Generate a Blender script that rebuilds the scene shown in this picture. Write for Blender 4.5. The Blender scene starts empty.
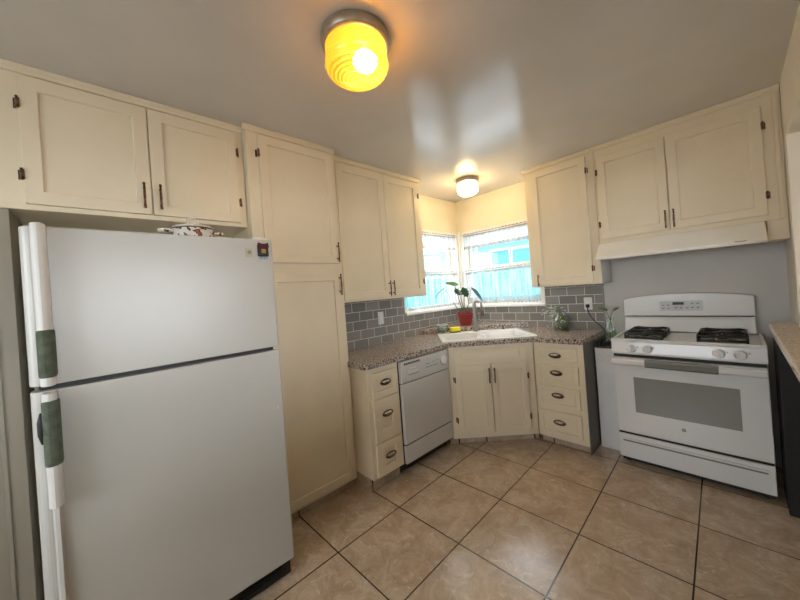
import bpy, bmesh, math, random
from mathutils import Vector, Matrix
random.seed(7)
PI = math.pi
scene = bpy.context.scene
col = scene.collection

# ------------------------------------------------------------------ camera
cam_data = bpy.data.cameras.new('camera')
cam = bpy.data.objects.new('camera', cam_data)
col.objects.link(cam)
scene.camera = cam
YAW, PITCH, ROLL, FPX, PX, PY = 0.8066, 0.0014, -0.0736, 317.06, 3.84, -8.33
F = Vector((-math.sin(YAW)*math.cos(PITCH), math.cos(YAW)*math.cos(PITCH), math.sin(PITCH)))
X = Vector((math.cos(YAW), math.sin(YAW), 0))
U = X.cross(F)
X2 = X*math.cos(ROLL) + U*math.sin(ROLL)
U2 = -X*math.sin(ROLL) + U*math.cos(ROLL)
M = Matrix((X2, U2, -F)).transposed().to_4x4()
M.translation = (2.3778, -3.2876, 1.382)
cam.matrix_world = M
cam_data.sensor_fit = 'HORIZONTAL'
cam_data.sensor_width = 36
cam_data.lens = FPX/800*36
cam_data.shift_x = -PX/800
cam_data.shift_y = PY/800
cam_data.clip_start = 0.02
cam_data.clip_end = 200

# ------------------------------------------------------------------ world, light, exposure
scene.view_settings.view_transform = 'Standard'
scene.view_settings.look = 'None'
scene.view_settings.gamma = 1
scene.view_settings.use_curve_mapping = False
scene.view_settings.exposure = 0.80
world = bpy.data.worlds.new('sky')
scene.world = world
world.use_nodes = True
bg = world.node_tree.nodes['Background']
bg.inputs[0].default_value = (0.88, 0.94, 1.0, 1)
bg.inputs[1].default_value = 5.6
LAMP = 46.0        # near bulb
LAMP2 = 85.0      # far bulb

# ------------------------------------------------------------------ materials
def new_mat(name, color=(.8,.8,.8), rough=.5, metal=0, spec=.5, coat=0):
    m = bpy.data.materials.new(name)
    m.use_nodes = True
    b = m.node_tree.nodes['Principled BSDF']
    b.inputs['Base Color'].default_value = (*color, 1)
    b.inputs['Roughness'].default_value = rough
    b.inputs['Metallic'].default_value = metal
    b.inputs['Specular IOR Level'].default_value = spec
    b.inputs['Coat Weight'].default_value = coat
    return m

def N(m, t, **kw):
    n = m.node_tree.nodes.new(t)
    for k, v in kw.items():
        if hasattr(n, k): setattr(n, k, v)
    return n
def Lk(m, a, b): m.node_tree.links.new(a, b)
def bsdf(m): return m.node_tree.nodes['Principled BSDF']

def coords(m, scale=(1,1,1), rot=(0,0,0), loc=(0,0,0), world=False):
    tc = N(m, 'ShaderNodeTexCoord' if not world else 'ShaderNodeNewGeometry'); mp = N(m, 'ShaderNodeMapping')
    mp.inputs['Scale'].default_value = scale
    mp.inputs['Rotation'].default_value = rot
    mp.inputs['Location'].default_value = loc
    Lk(m, tc.outputs['Position' if world else 'Object'], mp.inputs['Vector'])
    return mp.outputs['Vector']

def noise_mix(m, c1, c2, scale=8, detail=4, lo=.35, hi=.65, vec=None):
    """base colour = mix of two real colours by noise"""
    v = vec or coords(m)
    n = N(m, 'ShaderNodeTexNoise'); n.inputs['Scale'].default_value = scale; n.inputs['Detail'].default_value = detail
    Lk(m, v, n.inputs['Vector'])
    r = N(m, 'ShaderNodeValToRGB')
    r.color_ramp.elements[0].position = lo; r.color_ramp.elements[0].color = (*c1, 1)
    r.color_ramp.elements[1].position = hi; r.color_ramp.elements[1].color = (*c2, 1)
    Lk(m, n.outputs['Fac'], r.inputs['Fac'])
    Lk(m, r.outputs['Color'], bsdf(m).inputs['Base Color'])
    return n, r

def bump(m, height, strength=.1, dist=.01):
    b = N(m, 'ShaderNodeBump'); b.inputs['Strength'].default_value = strength; b.inputs['Distance'].default_value = dist
    Lk(m, height, b.inputs['Height']); Lk(m, b.outputs['Normal'], bsdf(m).inputs['Normal'])
    return b

def noisy_paint(name, c, rough=.5, scale=60, strength=.08, spec=.5, dist=.004, var=.03):
    m = new_mat(name, c, rough, spec=spec)
    c2 = tuple(min(1, x*(1+var)) for x in c); c1 = tuple(x*(1-var) for x in c)
    noise_mix(m, c1, c2, 3, 5)
    n = N(m, 'ShaderNodeTexNoise'); n.inputs['Scale'].default_value = scale; n.inputs['Detail'].default_value = 3
    Lk(m, coords(m), n.inputs['Vector'])
    bump(m, n.outputs['Fac'], strength, dist)
    return m

CREAM = noisy_paint('cream_cabinet_paint', (.80,.70,.52), .36, 90, .06)
CREAM_IN = noisy_paint('cream_cabinet_side_paint', (.76,.64,.44), .45, 90, .06)
WALLY = noisy_paint('warm_cream_wall_paint', (.80,.73,.56), .5, 120, .15)
WALLW = noisy_paint('grey_white_wall_paint', (.58,.56,.53), .4, 40, .12)
WALLR = noisy_paint('plaster_wall_paint', (.74,.66,.54), .65, 45, .5, dist=.006)
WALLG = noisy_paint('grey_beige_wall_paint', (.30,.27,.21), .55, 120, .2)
CEIL = noisy_paint('semi_gloss_ceiling_paint', (.62,.585,.54), .16, 9, .05, spec=.6, dist=.01)
TRIMW = noisy_paint('white_window_paint', (.86,.85,.80), .35, 90, .04)
APPL = noisy_paint('white_appliance_enamel', (.66,.65,.62), .22, 260, .10, dist=.002, var=.01)
FRIDGE = noisy_paint('pebbled_white_fridge_enamel', (.58,.57,.53), .20, 420, .15, dist=.002, var=.01)
STOVE = noisy_paint('white_stove_enamel', (.80,.81,.81), .16, 40, .02, dist=.002, var=.01)
PLAST = noisy_paint('white_plastic', (.74,.73,.70), .35, 50, .03, var=.01)
BLACK = noisy_paint('black_rubber', (.012,.012,.013), .5, 50, .05)
IRON = noisy_paint('black_cast_iron', (.012,.012,.012), .38, 150, .3)
DARK = noisy_paint('dark_shadow_gap_paint', (.03,.027,.025), .7, 50, .05)
BRONZE = new_mat('oil_rubbed_bronze', (.13,.075,.05), .33, .9)
noise_mix(BRONZE, (.09,.05,.035), (.22,.13,.09), 60)
FAUC = new_mat('dull_brushed_faucet', (.30,.26,.23), .42, .8)
noise_mix(FAUC, (.26,.22,.19), (.36,.32,.29), 60)
STEEL = new_mat('brushed_nickel', (.55,.52,.48), .22, 1)
noise_mix(STEEL, (.48,.45,.42), (.60,.58,.54), 80)
FIXB = new_mat('pewter_fixture_ring', (.42,.36,.28), .35, .6)
noise_mix(FIXB, (.38,.32,.25), (.46,.40,.31), 30)
SINKM = noisy_paint('white_sink_enamel', (.86,.84,.80), .15, 20, .01, var=.01)
GREENC = new_mat('green_knit_cover', (.10,.16,.12), .9)
nn, _ = noise_mix(GREENC, (.085,.105,.070), (.135,.16,.115), 35)
wv = N(GREENC, 'ShaderNodeTexWave'); wv.bands_direction = 'Z'; wv.inputs['Scale'].default_value = 70
Lk(GREENC, coords(GREENC), wv.inputs['Vector']); bump(GREENC, wv.outputs['Fac'], .5, .004)
GREYGRIP = noisy_paint('grey_green_handle_cover', (.20,.21,.19), .8, 200, .3)
OVENGL = noisy_paint('grey_oven_window_glass', (.27,.27,.26), .2, 5, .0, var=.02)
DISP = new_mat('black_display', (.01,.01,.012), .15)
noise_mix(DISP, (.008,.008,.01), (.014,.014,.016), 5)
GREYP = noisy_paint('grey_print', (.25,.25,.26), .5, 20, 0)
LGREY = noisy_paint('pale_grey_panel', (.60,.60,.60), .3, 20, 0, var=.01)
REDC = noisy_paint('red_glazed_plastic', (.27,.010,.010), .3, 40, .05, var=.1)
SOIL = noisy_paint('dark_potting_soil', (.04,.025,.015), .95, 60, .8)
LEAF = new_mat('green_leaf', (.05,.16,.04), .4); noise_mix(LEAF, (.03,.11,.03), (.09,.24,.06), 25)
LEAFD = new_mat('dark_green_leaf', (.015,.06,.025), .35); noise_mix(LEAFD, (.01,.04,.02), (.03,.10,.04), 25)
LEAFB = new_mat('dull_blue_green_leaf', (.05,.10,.11), .4); noise_mix(LEAFB, (.03,.07,.08), (.08,.14,.14), 25)
LEAFY = new_mat('fresh_pothos_leaf', (.14,.28,.05), .4); noise_mix(LEAFY, (.05,.12,.02), (.13,.22,.06), 30)
LEAFS = new_mat('silvery_leaf', (.45,.5,.45), .4); noise_mix(LEAFS, (.30,.38,.32), (.75,.78,.74), 30)
STEM = new_mat('brown_green_stem', (.12,.12,.06), .6); noise_mix(STEM, (.09,.08,.04), (.17,.18,.08), 30)
YELLOW = noisy_paint('yellow_sponge', (.85,.72,.03), .9, 300, .6, var=.08)
MOSS = noisy_paint('green_scrubber', (.06,.12,.04), .95, 250, .8, var=.3)
OLIVE = noisy_paint('olive_marbles', (.07,.10,.02), .3, 30, .3, var=.4)
RED = noisy_paint('dark_red_fabric', (.10,.008,.012), .7, 100, .2)
GOLD = noisy_paint('gold_thread', (.36,.22,.05), .6, 100, .2)
BLUEB = noisy_paint('blue_white_fringe', (.4,.5,.6), .7, 100, .2)
BEIGE = noisy_paint('beige_badge', (.52,.47,.34), .5, 100, .05)
ENAMEL = new_mat('white_enamel_with_brown_roses', (.85,.82,.75), .15)
def _en(m):
    v = N(m, 'ShaderNodeTexNoise'); v.inputs['Scale'].default_value = 42; v.inputs['Detail'].default_value = 1
    Lk(m, coords(m), v.inputs['Vector'])
    r = N(m, 'ShaderNodeValToRGB'); r.color_ramp.interpolation = 'CONSTANT'
    r.color_ramp.elements[0].color = (.83,.80,.74,1)
    r.color_ramp.elements[1].position = .56; r.color_ramp.elements[1].color = (.10,.035,.02,1)
    e = r.color_ramp.elements.new(.62); e.color = (.35,.16,.08,1)
    Lk(m, v.outputs['Fac'], r.inputs['Fac']); Lk(m, r.outputs['Color'], bsdf(m).inputs['Base Color'])
_en(ENAMEL)

# floor tiles
FLOOR = new_mat('beige_brown_floor_tile', (.4,.3,.2), .3, spec=.65)
def _floor(m):
    th = 0.0234; ts = .4629; c, s = math.cos(th), math.sin(th)
    # rotate world by -th about origin, then shift
    lx = -(c*1.4 + s*(-1.2)) + 0.1478 + 20*ts
    ly = -(-s*1.4 + c*(-1.2)) + 1.6764 + 20*ts
    v = coords(m, rot=(0,0,-th), loc=(lx, ly, 0), world=True)
    br = N(m, 'ShaderNodeTexBrick'); br.offset = 0; br.squash = 1
    br.inputs['Scale'].default_value = 1
    br.inputs['Brick Width'].default_value = ts; br.inputs['Row Height'].default_value = ts
    br.inputs['Mortar Size'].default_value = .0036; br.inputs['Mortar Smooth'].default_value = .1
    br.inputs['Color1'].default_value = (0,0,0,1); br.inputs['Color2'].default_value = (1,1,1,1)
    br.inputs['Mortar'].default_value = (.5,.5,.5,1)
    Lk(m, v, br.inputs['Vector'])
    n1 = N(m, 'ShaderNodeTexNoise'); n1.inputs['Scale'].default_value = 7; n1.inputs['Detail'].default_value = 10; n1.inputs['Roughness'].default_value = .80; n1.inputs['Distortion'].default_value = .8
    # per-tile shift of the marbling
    ad = N(m, 'ShaderNodeVectorMath', operation='MULTIPLY_ADD')
    ad.inputs[1].default_value = (7,3,5)
    Lk(m, br.outputs['Color'], ad.inputs[0]); Lk(m, v, ad.inputs[2]); Lk(m, ad.outputs[0], n1.inputs['Vector'])
    r = N(m, 'ShaderNodeValToRGB')
    r.color_ramp.elements[0].position = .30; r.color_ramp.elements[0].color = (.37,.265,.18,1)
    r.color_ramp.elements[1].position = .72; r.color_ramp.elements[1].color = (.68,.58,.48,1)
    e = r.color_ramp.elements.new(.5); e.color = (.51,.395,.285,1)
    Lk(m, n1.outputs['Fac'], r.inputs['Fac'])
    n2 = N(m, 'ShaderNodeTexNoise'); n2.inputs['Scale'].default_value = 16; n2.inputs['Detail'].default_value = 6; n2.inputs['Distortion'].default_value = 2.0
    Lk(m, ad.outputs[0], n2.inputs['Vector'])
    r2 = N(m, 'ShaderNodeMapRange'); r2.inputs[1].default_value = .58; r2.inputs[2].default_value = .72; r2.inputs[4].default_value = .55
    Lk(m, n2.outputs['Fac'], r2.inputs[0])
    fl = N(m, 'ShaderNodeMix', data_type='RGBA'); fl.inputs[7].default_value = (.74,.64,.53,1)
    Lk(m, r2.outputs[0], fl.inputs[0]); Lk(m, r.outputs['Color'], fl.inputs[6])
    mx = N(m, 'ShaderNodeMix', data_type='RGBA')
    mx.inputs[7].default_value = (.02,.012,.009,1)
    Lk(m, br.outputs['Fac'], mx.inputs[0]); Lk(m, fl.outputs[2], mx.inputs[6])
    Lk(m, mx.outputs[2], bsdf(m).inputs['Base Color'])
    rr = N(m, 'ShaderNodeMapRange'); rr.inputs[3].default_value = .15; rr.inputs[4].default_value = .27
    Lk(m, n1.outputs['Fac'], rr.inputs[0]); Lk(m, rr.outputs[0], bsdf(m).inputs['Roughness'])
    sb = N(m, 'ShaderNodeMath', operation='MULTIPLY_ADD'); sb.inputs[1].default_value = -1; 
    sc = N(m, 'ShaderNodeMath', operation='MULTIPLY'); sc.inputs[1].default_value = .25
    Lk(m, n1.outputs['Fac'], sc.inputs[0]); Lk(m, br.outputs['Fac'], sb.inputs[0]); Lk(m, sc.outputs[0], sb.inputs[2])
    bump(m, sb.outputs[0], .35, .004)
_floor(FLOOR)

def subway(name, axis):
    m = new_mat(name, (.3,.3,.3), .16, spec=.5)
    tc = N(m, 'ShaderNodeTexCoord'); sp = N(m, 'ShaderNodeSeparateXYZ'); cb = N(m, 'ShaderNodeCombineXYZ')
    Lk(m, tc.outputs['Object'], sp.inputs[0])
    Lk(m, sp.outputs[axis], cb.inputs[0]); Lk(m, sp.outputs[2], cb.inputs[1])
    ad = N(m, 'ShaderNodeVectorMath', operation='ADD'); ad.inputs[1].default_value = (10.02+ (0 if axis==1 else .045), 8.3-.914-.0015+ .083*2-.150, 0)
    Lk(m, cb.outputs[0], ad.inputs[0])
    br = N(m, 'ShaderNodeTexBrick'); br.offset = .5
    br.inputs['Scale'].default_value = 1; br.inputs['Brick Width'].default_value = .156; br.inputs['Row Height'].default_value = .083
    br.inputs['Mortar Size'].default_value = .0028; br.inputs['Mortar Smooth'].default_value = .15
    br.inputs['Color1'].default_value = (.20,.185,.168,1); br.inputs['Color2'].default_value = (.29,.27,.245,1)
    br.inputs['Mortar'].default_value = (.72,.69,.64,1)
    Lk(m, ad.outputs[0], br.inputs['Vector']); Lk(m, br.outputs['Color'], bsdf(m).inputs['Base Color'])
    iv = N(m, 'ShaderNodeMath', operation='SUBTRACT'); iv.inputs[0].default_value = 1
    Lk(m, br.outputs['Fac'], iv.inputs[1]); bump(m, iv.outputs[0], .6, .003)
    rg = N(m, 'ShaderNodeMapRange'); rg.inputs[3].default_value = .16; rg.inputs[4].default_value = .8
    Lk(m, br.outputs['Fac'], rg.inputs[0]); Lk(m, rg.outputs[0], bsdf(m).inputs['Roughness'])
    return m
TILE_L = subway('grey_subway_tile_left', 1)
TILE_B = subway('grey_subway_tile_back', 0)

def granite(name, cols, rough=.16):
    m = new_mat(name, (.4,.35,.3), rough)
    v = coords(m)
    n = N(m, 'ShaderNodeTexNoise'); n.inputs['Scale'].default_value = 80; n.inputs['Detail'].default_value = 5; n.inputs['Roughness'].default_value = .7
    Lk(m, v, n.inputs['Vector'])
    r = N(m, 'ShaderNodeValToRGB'); r.color_ramp.interpolation = 'LINEAR'
    els = r.color_ramp.elements
    els[0].position = cols[0][0]; els[0].color = (*cols[0][1],1)
    els[1].position = cols[-1][0]; els[1].color = (*cols[-1][1],1)
    for p, c in cols[1:-1]:
        e = els.new(p); e.color = (*c,1)
    Lk(m, n.outputs['Fac'], r.inputs['Fac'])
    Lk(m, r.outputs['Color'], bsdf(m).inputs['Base Color'])
    return m
GRAN = granite('speckled_granite', [(.39,(.02,.013,.01)),(.45,(.15,.09,.06)),(.50,(.42,.33,.26)),(.57,(.66,.60,.54)),(.66,(.30,.19,.13))])
GRAN2 = granite('beige_granite', [(.30,(.20,.12,.07)),(.42,(.50,.35,.20)),(.55,(.68,.53,.36)),(.68,(.40,.28,.17))])

def glass_mat(name, tint=(1,1,1), gl=.08):
    m = bpy.data.materials.new(name); m.use_nodes = True
    nt = m.node_tree; nt.nodes.remove(nt.nodes['Principled BSDF'])
    out = nt.nodes['Material Output']
    tr = nt.nodes.new('ShaderNodeBsdfTransparent'); tr.inputs[0].default_value = (*tint,1)
    g = nt.nodes.new('ShaderNodeBsdfGlossy'); g.inputs['Roughness'].default_value = .03
    lw = nt.nodes.new('ShaderNodeLayerWeight'); lw.inputs['Blend'].default_value = .25
    mr = nt.nodes.new('ShaderNodeMapRange'); mr.inputs[3].default_value = gl*.4; mr.inputs[4].default_value = gl*5
    mx = nt.nodes.new('ShaderNodeMixShader')
    nt.links.new(lw.outputs['Facing'], mr.inputs[0]); nt.links.new(mr.outputs[0], mx.inputs[0])
    nt.links.new(tr.outputs[0], mx.inputs[1]); nt.links.new(g.outputs[0], mx.inputs[2]); nt.links.new(mx.outputs[0], out.inputs[0])
    return m
GLASS = glass_mat('clear_window_glass', (.97,.99,1), .05)
JARG = glass_mat('clear_jar_glass', (.80,.88,.84), .22)

def sheer(name, d0, d1, c=(.90,.92,.94), lace=False):
    m = bpy.data.materials.new(name); m.use_nodes = True
    nt = m.node_tree; nt.nodes.remove(nt.nodes['Principled BSDF']); out = nt.nodes['Material Output']
    tr = nt.nodes.new('ShaderNodeBsdfTransparent')
    tl = nt.nodes.new('ShaderNodeBsdfTranslucent'); tl.inputs[0].default_value = (*c,1)
    df = nt.nodes.new('ShaderNodeBsdfDiffuse'); df.inputs[0].default_value = (*c,1)
    a = nt.nodes.new('ShaderNodeMixShader'); a.inputs[0].default_value = .5
    nt.links.new(tl.outputs[0], a.inputs[1]); nt.links.new(df.outputs[0], a.inputs[2])
    b = nt.nodes.new('ShaderNodeMixShader')
    nt.links.new(tr.outputs[0], b.inputs[1]); nt.links.new(a.outputs[0], b.inputs[2])
    tc = nt.nodes.new('ShaderNodeTexCoord'); mp = nt.nodes.new('ShaderNodeMapping')
    mp.inputs['Scale'].default_value = (1,1,1) if lace else (1,1,.05)
    nt.links.new(tc.outputs['Object'], mp.inputs['Vector'])
    v = nt.nodes.new('ShaderNodeTexNoise'); v.inputs['Scale'].default_value = 70 if lace else 34; v.inputs['Detail'].default_value = 2
    nt.links.new(mp.outputs[0], v.inputs['Vector'])
    mr = nt.nodes.new('ShaderNodeMapRange'); mr.inputs[1].default_value = .38; mr.inputs[2].default_value = .62
    mr.inputs[3].default_value = d0; mr.inputs[4].default_value = d1
    nt.links.new(v.outputs[0], mr.inputs[0]); nt.links.new(mr.outputs[0], b.inputs[0])
    nt.links.new(b.outputs[0], out.inputs[0])
    return m
SHEER = sheer('white_sheer_curtain', .22, .80, (.55,.57,.60))
SHEERV = sheer('white_valance_fabric', .72, .97, (.62,.64,.67))
LACE = sheer('beige_lace_curtain_edge', .62, 1.0, (.36,.32,.28), True)
def lamp_glass(name, c_thin, c_thick, c_tl, fac):
    m = bpy.data.materials.new(name); m.use_nodes = True
    nt = m.node_tree; nt.nodes.remove(nt.nodes['Principled BSDF']); out = nt.nodes['Material Output']
    tc = nt.nodes.new('ShaderNodeTexCoord')
    w = nt.nodes.new('ShaderNodeTexWave'); w.wave_type = 'RINGS'; w.rings_direction = 'Z'; w.inputs['Scale'].default_value = 20; w.inputs['Distortion'].default_value = 0
    nt.links.new(tc.outputs['Object'], w.inputs['Vector'])
    cm = nt.nodes.new('ShaderNodeMix'); cm.data_type = 'RGBA'; cm.inputs[6].default_value = (*c_thick,1); cm.inputs[7].default_value = (*c_thin,1)
    nt.links.new(w.outputs['Fac'], cm.inputs[0])
    tr = nt.nodes.new('ShaderNodeBsdfTransparent'); nt.links.new(cm.outputs[2], tr.inputs[0])
    tl = nt.nodes.new('ShaderNodeBsdfTranslucent'); tl.inputs[0].default_value = (*c_tl,1)
    bp = nt.nodes.new('ShaderNodeBump'); bp.inputs['Strength'].default_value = .9; bp.inputs['Distance'].default_value = .004
    nt.links.new(w.outputs['Fac'], bp.inputs['Height']); nt.links.new(bp.outputs[0], tl.inputs['Normal'])
    gl = nt.nodes.new('ShaderNodeBsdfGlossy'); gl.inputs['Roughness'].default_value = .12; nt.links.new(bp.outputs[0], gl.inputs['Normal'])
    a = nt.nodes.new('ShaderNodeMixShader'); a.inputs[0].default_value = fac
    b = nt.nodes.new('ShaderNodeMixShader'); b.inputs[0].default_value = .06
    nt.links.new(tr.outputs[0], a.inputs[1]); nt.links.new(tl.outputs[0], a.inputs[2])
    nt.links.new(a.outputs[0], b.inputs[1]); nt.links.new(gl.outputs[0], b.inputs[2]); nt.links.new(b.outputs[0], out.inputs[0])
    return m
LGLASS = lamp_glass('amber_ribbed_lamp_glass', (1,.86,.45), (.42,.20,.02), (1,.50,.05), .25)
LFROST = lamp_glass('cream_lamp_glass', (1,.88,.62), (1,.84,.52), (1,.80,.50), .4)
def emit(name, c, s):
    m = bpy.data.materials.new(name); m.use_nodes = True
    b = bsdf(m); b.inputs['Base Color'].default_value = (*c,1); b.inputs['Emission Color'].default_value = (*c,1); b.inputs['Emission Strength'].default_value = s
    return m
BULB = emit('lit_bulb', (1,.80,.50), LAMP)
BULB2 = emit('lit_bulb_far', (1,.84,.56), LAMP2)

# ------------------------------------------------------------------ geometry helpers
def box(bm, x0, x1, y0, y1, z0, z1, mi=0):
    vs = [bm.verts.new(p) for p in ((x0,y0,z0),(x1,y0,z0),(x1,y1,z0),(x0,y1,z0),(x0,y0,z1),(x1,y0,z1),(x1,y1,z1),(x0,y1,z1))]
    for f in ((3,2,1,0),(4,5,6,7),(0,1,5,4),(1,2,6,5),(2,3,7,6),(3,0,4,7)):
        fc = bm.faces.new([vs[i] for i in f]); fc.material_index = mi
    return vs
def lathe(bm, prof, n=32, c=(0,0,0), sx=1, sy=1, cap=True, axis='z', mi=0):
    rings = []
    for r, z in prof:
        ring = []
        for i in range(n):
            a = 2*PI*i/n
            x, y = r*math.cos(a)*sx, r*math.sin(a)*sy
            p = (x,y,z) if axis=='z' else ((x,-z,y) if axis=='y' else (z,x,y))
            ring.append(bm.verts.new((c[0]+p[0], c[1]+p[1], c[2]+p[2])))
        rings.append(ring)
    for a, b in zip(rings, rings[1:]):
        for i in range(n):
            f = bm.faces.new((a[i], a[(i+1)%n], b[(i+1)%n], b[i])); f.smooth = True; f.material_index = mi
    if cap:
        bm.faces.new(list(reversed(rings[0]))).material_index = mi; bm.faces.new(rings[-1]).material_index = mi
    return rings
def tube(bm, pts, r, n=10, cap=True):
    pts = [Vector(p) for p in pts]
    rs = r if isinstance(r, (list, tuple)) else [r]*len(pts)
    rings = []; up = None
    for i, p in enumerate(pts):
        t = (pts[min(i+1,len(pts)-1)] - pts[max(i-1,0)]).normalized()
        if up is None:
            up = t.orthogonal().normalized()
        else:
            up = (up - t*up.dot(t)); up = up.normalized() if up.length > 1e-6 else t.orthogonal().normalized()
        w = t.cross(up)
        rings.append([bm.verts.new(p + (up*math.cos(2*PI*k/n) + w*math.sin(2*PI*k/n))*rs[i]) for k in range(n)])
    for a, b in zip(rings, rings[1:]):
        for k in range(n):
            f = bm.faces.new((a[k], a[(k+1)%n], b[(k+1)%n], b[k])); f.smooth = True
    if cap:
        bm.faces.new(list(reversed(rings[0]))); bm.faces.new(rings[-1])
def bez(p0, p1, p2, n=10):
    p0,p1,p2 = Vector(p0),Vector(p1),Vector(p2)
    return [(1-t)**2*p0 + 2*t*(1-t)*p1 + t*t*p2 for t in [i/n for i in range(n+1)]]
def prism(bm, poly, axis, a, b, mi=0):
    """poly of 2-D points extruded along axis from a to b"""
    def P(u, v, w):
        return {'x': (w,u,v), 'y': (u,w,v), 'z': (u,v,w)}[axis]
    A = [bm.verts.new(P(u,v,a)) for u,v in poly]; B = [bm.verts.new(P(u,v,b)) for u,v in poly]
    bm.faces.new(A).material_index = mi; bm.faces.new(list(reversed(B))).material_index = mi
    for i in range(len(poly)):
        bm.faces.new((A[i], B[i], B[(i+1)%len(poly)], A[(i+1)%len(poly)])).material_index = mi
def B(): return bmesh.new()
def obj(name, bm, mats, parent=None, bevel=0, seg=2, loc=None, rotz=None):
    bmesh.ops.recalc_face_normals(bm, faces=bm.faces)
    me = bpy.data.meshes.new(name); bm.to_mesh(me); bm.free()
    for m in (mats if isinstance(mats, (list,tuple)) else [mats]): me.materials.append(m)
    o = bpy.data.objects.new(name, me); col.objects.link(o)
    if parent: o.parent = parent
    if loc: o.location = loc
    if rotz is not None: o.rotation_euler = (0,0,rotz)
    if bevel:
        b = o.modifiers.new('bevel', 'BEVEL'); b.width = bevel; b.segments = seg; b.limit_method = 'ANGLE'; b.angle_limit = math.radians(40)
    return o
def tag(o, label=None, cat=None, group=None, kind=None):
    if label: o['label'] = label
    if cat: o['category'] = cat
    if group: o['group'] = group
    if kind: o['kind'] = kind
    return o
def thing(name, label, cat, loc=(0,0,0), rotz=0, group=None):
    o = bpy.data.objects.new(name, None); col.objects.link(o)
    o.location = loc; o.rotation_euler = (0,0,rotz); o.empty_display_size = .05
    return tag(o, label, cat, group)
def struct(name, bm, mats, parent=None, bevel=0):
    o = obj(name, bm, mats, parent, bevel)
    if not parent: o['kind'] = 'structure'
    return o
def kids(o): return [c for c in bpy.data.objects if c.parent == o]
def copy_tree(o, parent=None):
    c = o.copy(); col.objects.link(c)
    if parent: c.parent = parent
    for ch in kids(o): copy_tree(ch, c)
    return c
def text_part(name, s, size, mat, parent, loc, rot):
    cu = bpy.data.curves.new(name, 'FONT'); cu.body = s; cu.size = size; cu.extrude = .0006; cu.align_x = 'CENTER'; cu.align_y = 'CENTER'
    t = bpy.data.objects.new(name+'_tmp', cu); col.objects.link(t)
    dg = bpy.context.evaluated_depsgraph_get()
    me = bpy.data.meshes.new_from_object(t.evaluated_get(dg)); bpy.data.objects.remove(t)
    me.materials.clear(); me.materials.append(mat)
    o = bpy.data.objects.new(name, me); col.objects.link(o); o.parent = parent; o.location = loc; o.rotation_euler = rot
    return o

# ------------------------------------------------------------------ room shell
H = 2.456; XR = 2.622
bm = B(); box(bm, -.12, 6.2, -5.2, .12, -.1, 0); struct('floor', bm, FLOOR)
bm = B(); box(bm, -.12, 6.32, -5.32, .12, H, H+.1); struct('ceiling', bm, CEIL)
# window openings
WB = (.085, 1.005, 1.165, 2.035)     # x0 x1 z0 z1 on the back wall
WL = (-1.0, -.085, 1.165, 2.035)     # y0 y1 z0 z1 on the left wall
bm = B()
box(bm, -.12, WB[0], 0, .12, 0, H); box(bm, WB[1], 1.545, 0, .12, 0, H)
box(bm, WB[0], WB[1], 0, .12, 0, WB[2]); box(bm, WB[0], WB[1], 0, .12, WB[3], H)
box(bm, 1.545, XR+.13, 0, .12, 0, H, 1)
struct('wall_back', bm, [WALLY, WALLW])
bm = B()
box(bm, -.12, 0, -5.2, WL[0], 0, H); box(bm, -.12, 0, WL[1], 0, 0, H)
box(bm, -.12, 0, WL[0], WL[1], 0, WL[2]); box(bm, -.12, 0, WL[0], WL[1], WL[3], H)
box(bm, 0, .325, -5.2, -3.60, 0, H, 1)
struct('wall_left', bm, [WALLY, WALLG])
OY0, OY1, OZ0, OZ1 = -4.4, -.57, .99, 2.085
bm = B()
box(bm, XR, XR+.13, OY1, 0, 0, H, 0); box(bm, XR, XR+.13, -5.2, OY0, 0, H)
box(bm, XR, XR+.13, OY0, OY1, 0, OZ0); box(bm, XR, XR+.13, OY0, OY1, OZ1, H)
struct('wall_right', bm, [WALLR])
bm = B()
RX0, RX1, RZ0, RZ1 = .9, 2.3, .9, 2.1
box(bm, -.12, RX0, -5.32, -5.2, 0, H); box(bm, RX1, XR+.13, -5.32, -5.2, 0, H)
box(bm, RX0, RX1, -5.32, -5.2, 0, RZ0); box(bm, RX0, RX1, -5.32, -5.2, RZ1, H)
struct('wall_front', bm, WALLR)
# dining room beyond the pass-through, unseen, added to dim its daylight; own window
bm = B()
box(bm, XR+.13, 6.2, 0, .12, 0, H); box(bm, XR+.13, 6.2, -5.32, -5.2, 0, H)
box(bm, 6.2, 6.32, -5.32, -3.9, 0, H); box(bm, 6.2, 6.32, -1.5, .12, 0, H)
box(bm, 6.2, 6.32, -3.9, -1.5, 0, .8); box(bm, 6.2, 6.32, -3.9, -1.5, 2.2, H)
struct('wall_far_right', bm, WALLR)
# casing of the pass-through in the right wall
bm = B()
box(bm, XR-.014, XR-.0005, OY1, OY1+.05, OZ0+.04, OZ1+.05)
box(bm, XR-.014, XR-.0005, OY0, OY1, OZ1, OZ1+.05)
box(bm, XR-.014, XR+.13, OY1-.012, OY1-.0005, OZ0+.04, OZ1)
box(bm, XR-.014, XR+.13, OY0, OY1-.012, OZ1-.012, OZ1-.0005)
struct('trim_1', bm, WALLR, bevel=.003)
# tiles
bm = B()
box(bm, .0005, .010, -1.995, WL[0]-.025, .914, 1.333); box(bm, .0005, .010, WL[0]-.025, -.001, .914, 1.14)
struct('trim_2', bm, TILE_L)
bm = B()
box(bm, .0105, WB[1]+.028, -.010, -.0005, .914, 1.14); box(bm, WB[1]+.028, 1.545, -.010, -.0005, .914, 1.333)
struct('trim_3', bm, TILE_B)
bm = B(); box(bm, 1.545, 1.556, -.014, -.0005, .914, 1.333); struct('trim_4', bm, GREYP)
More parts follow.
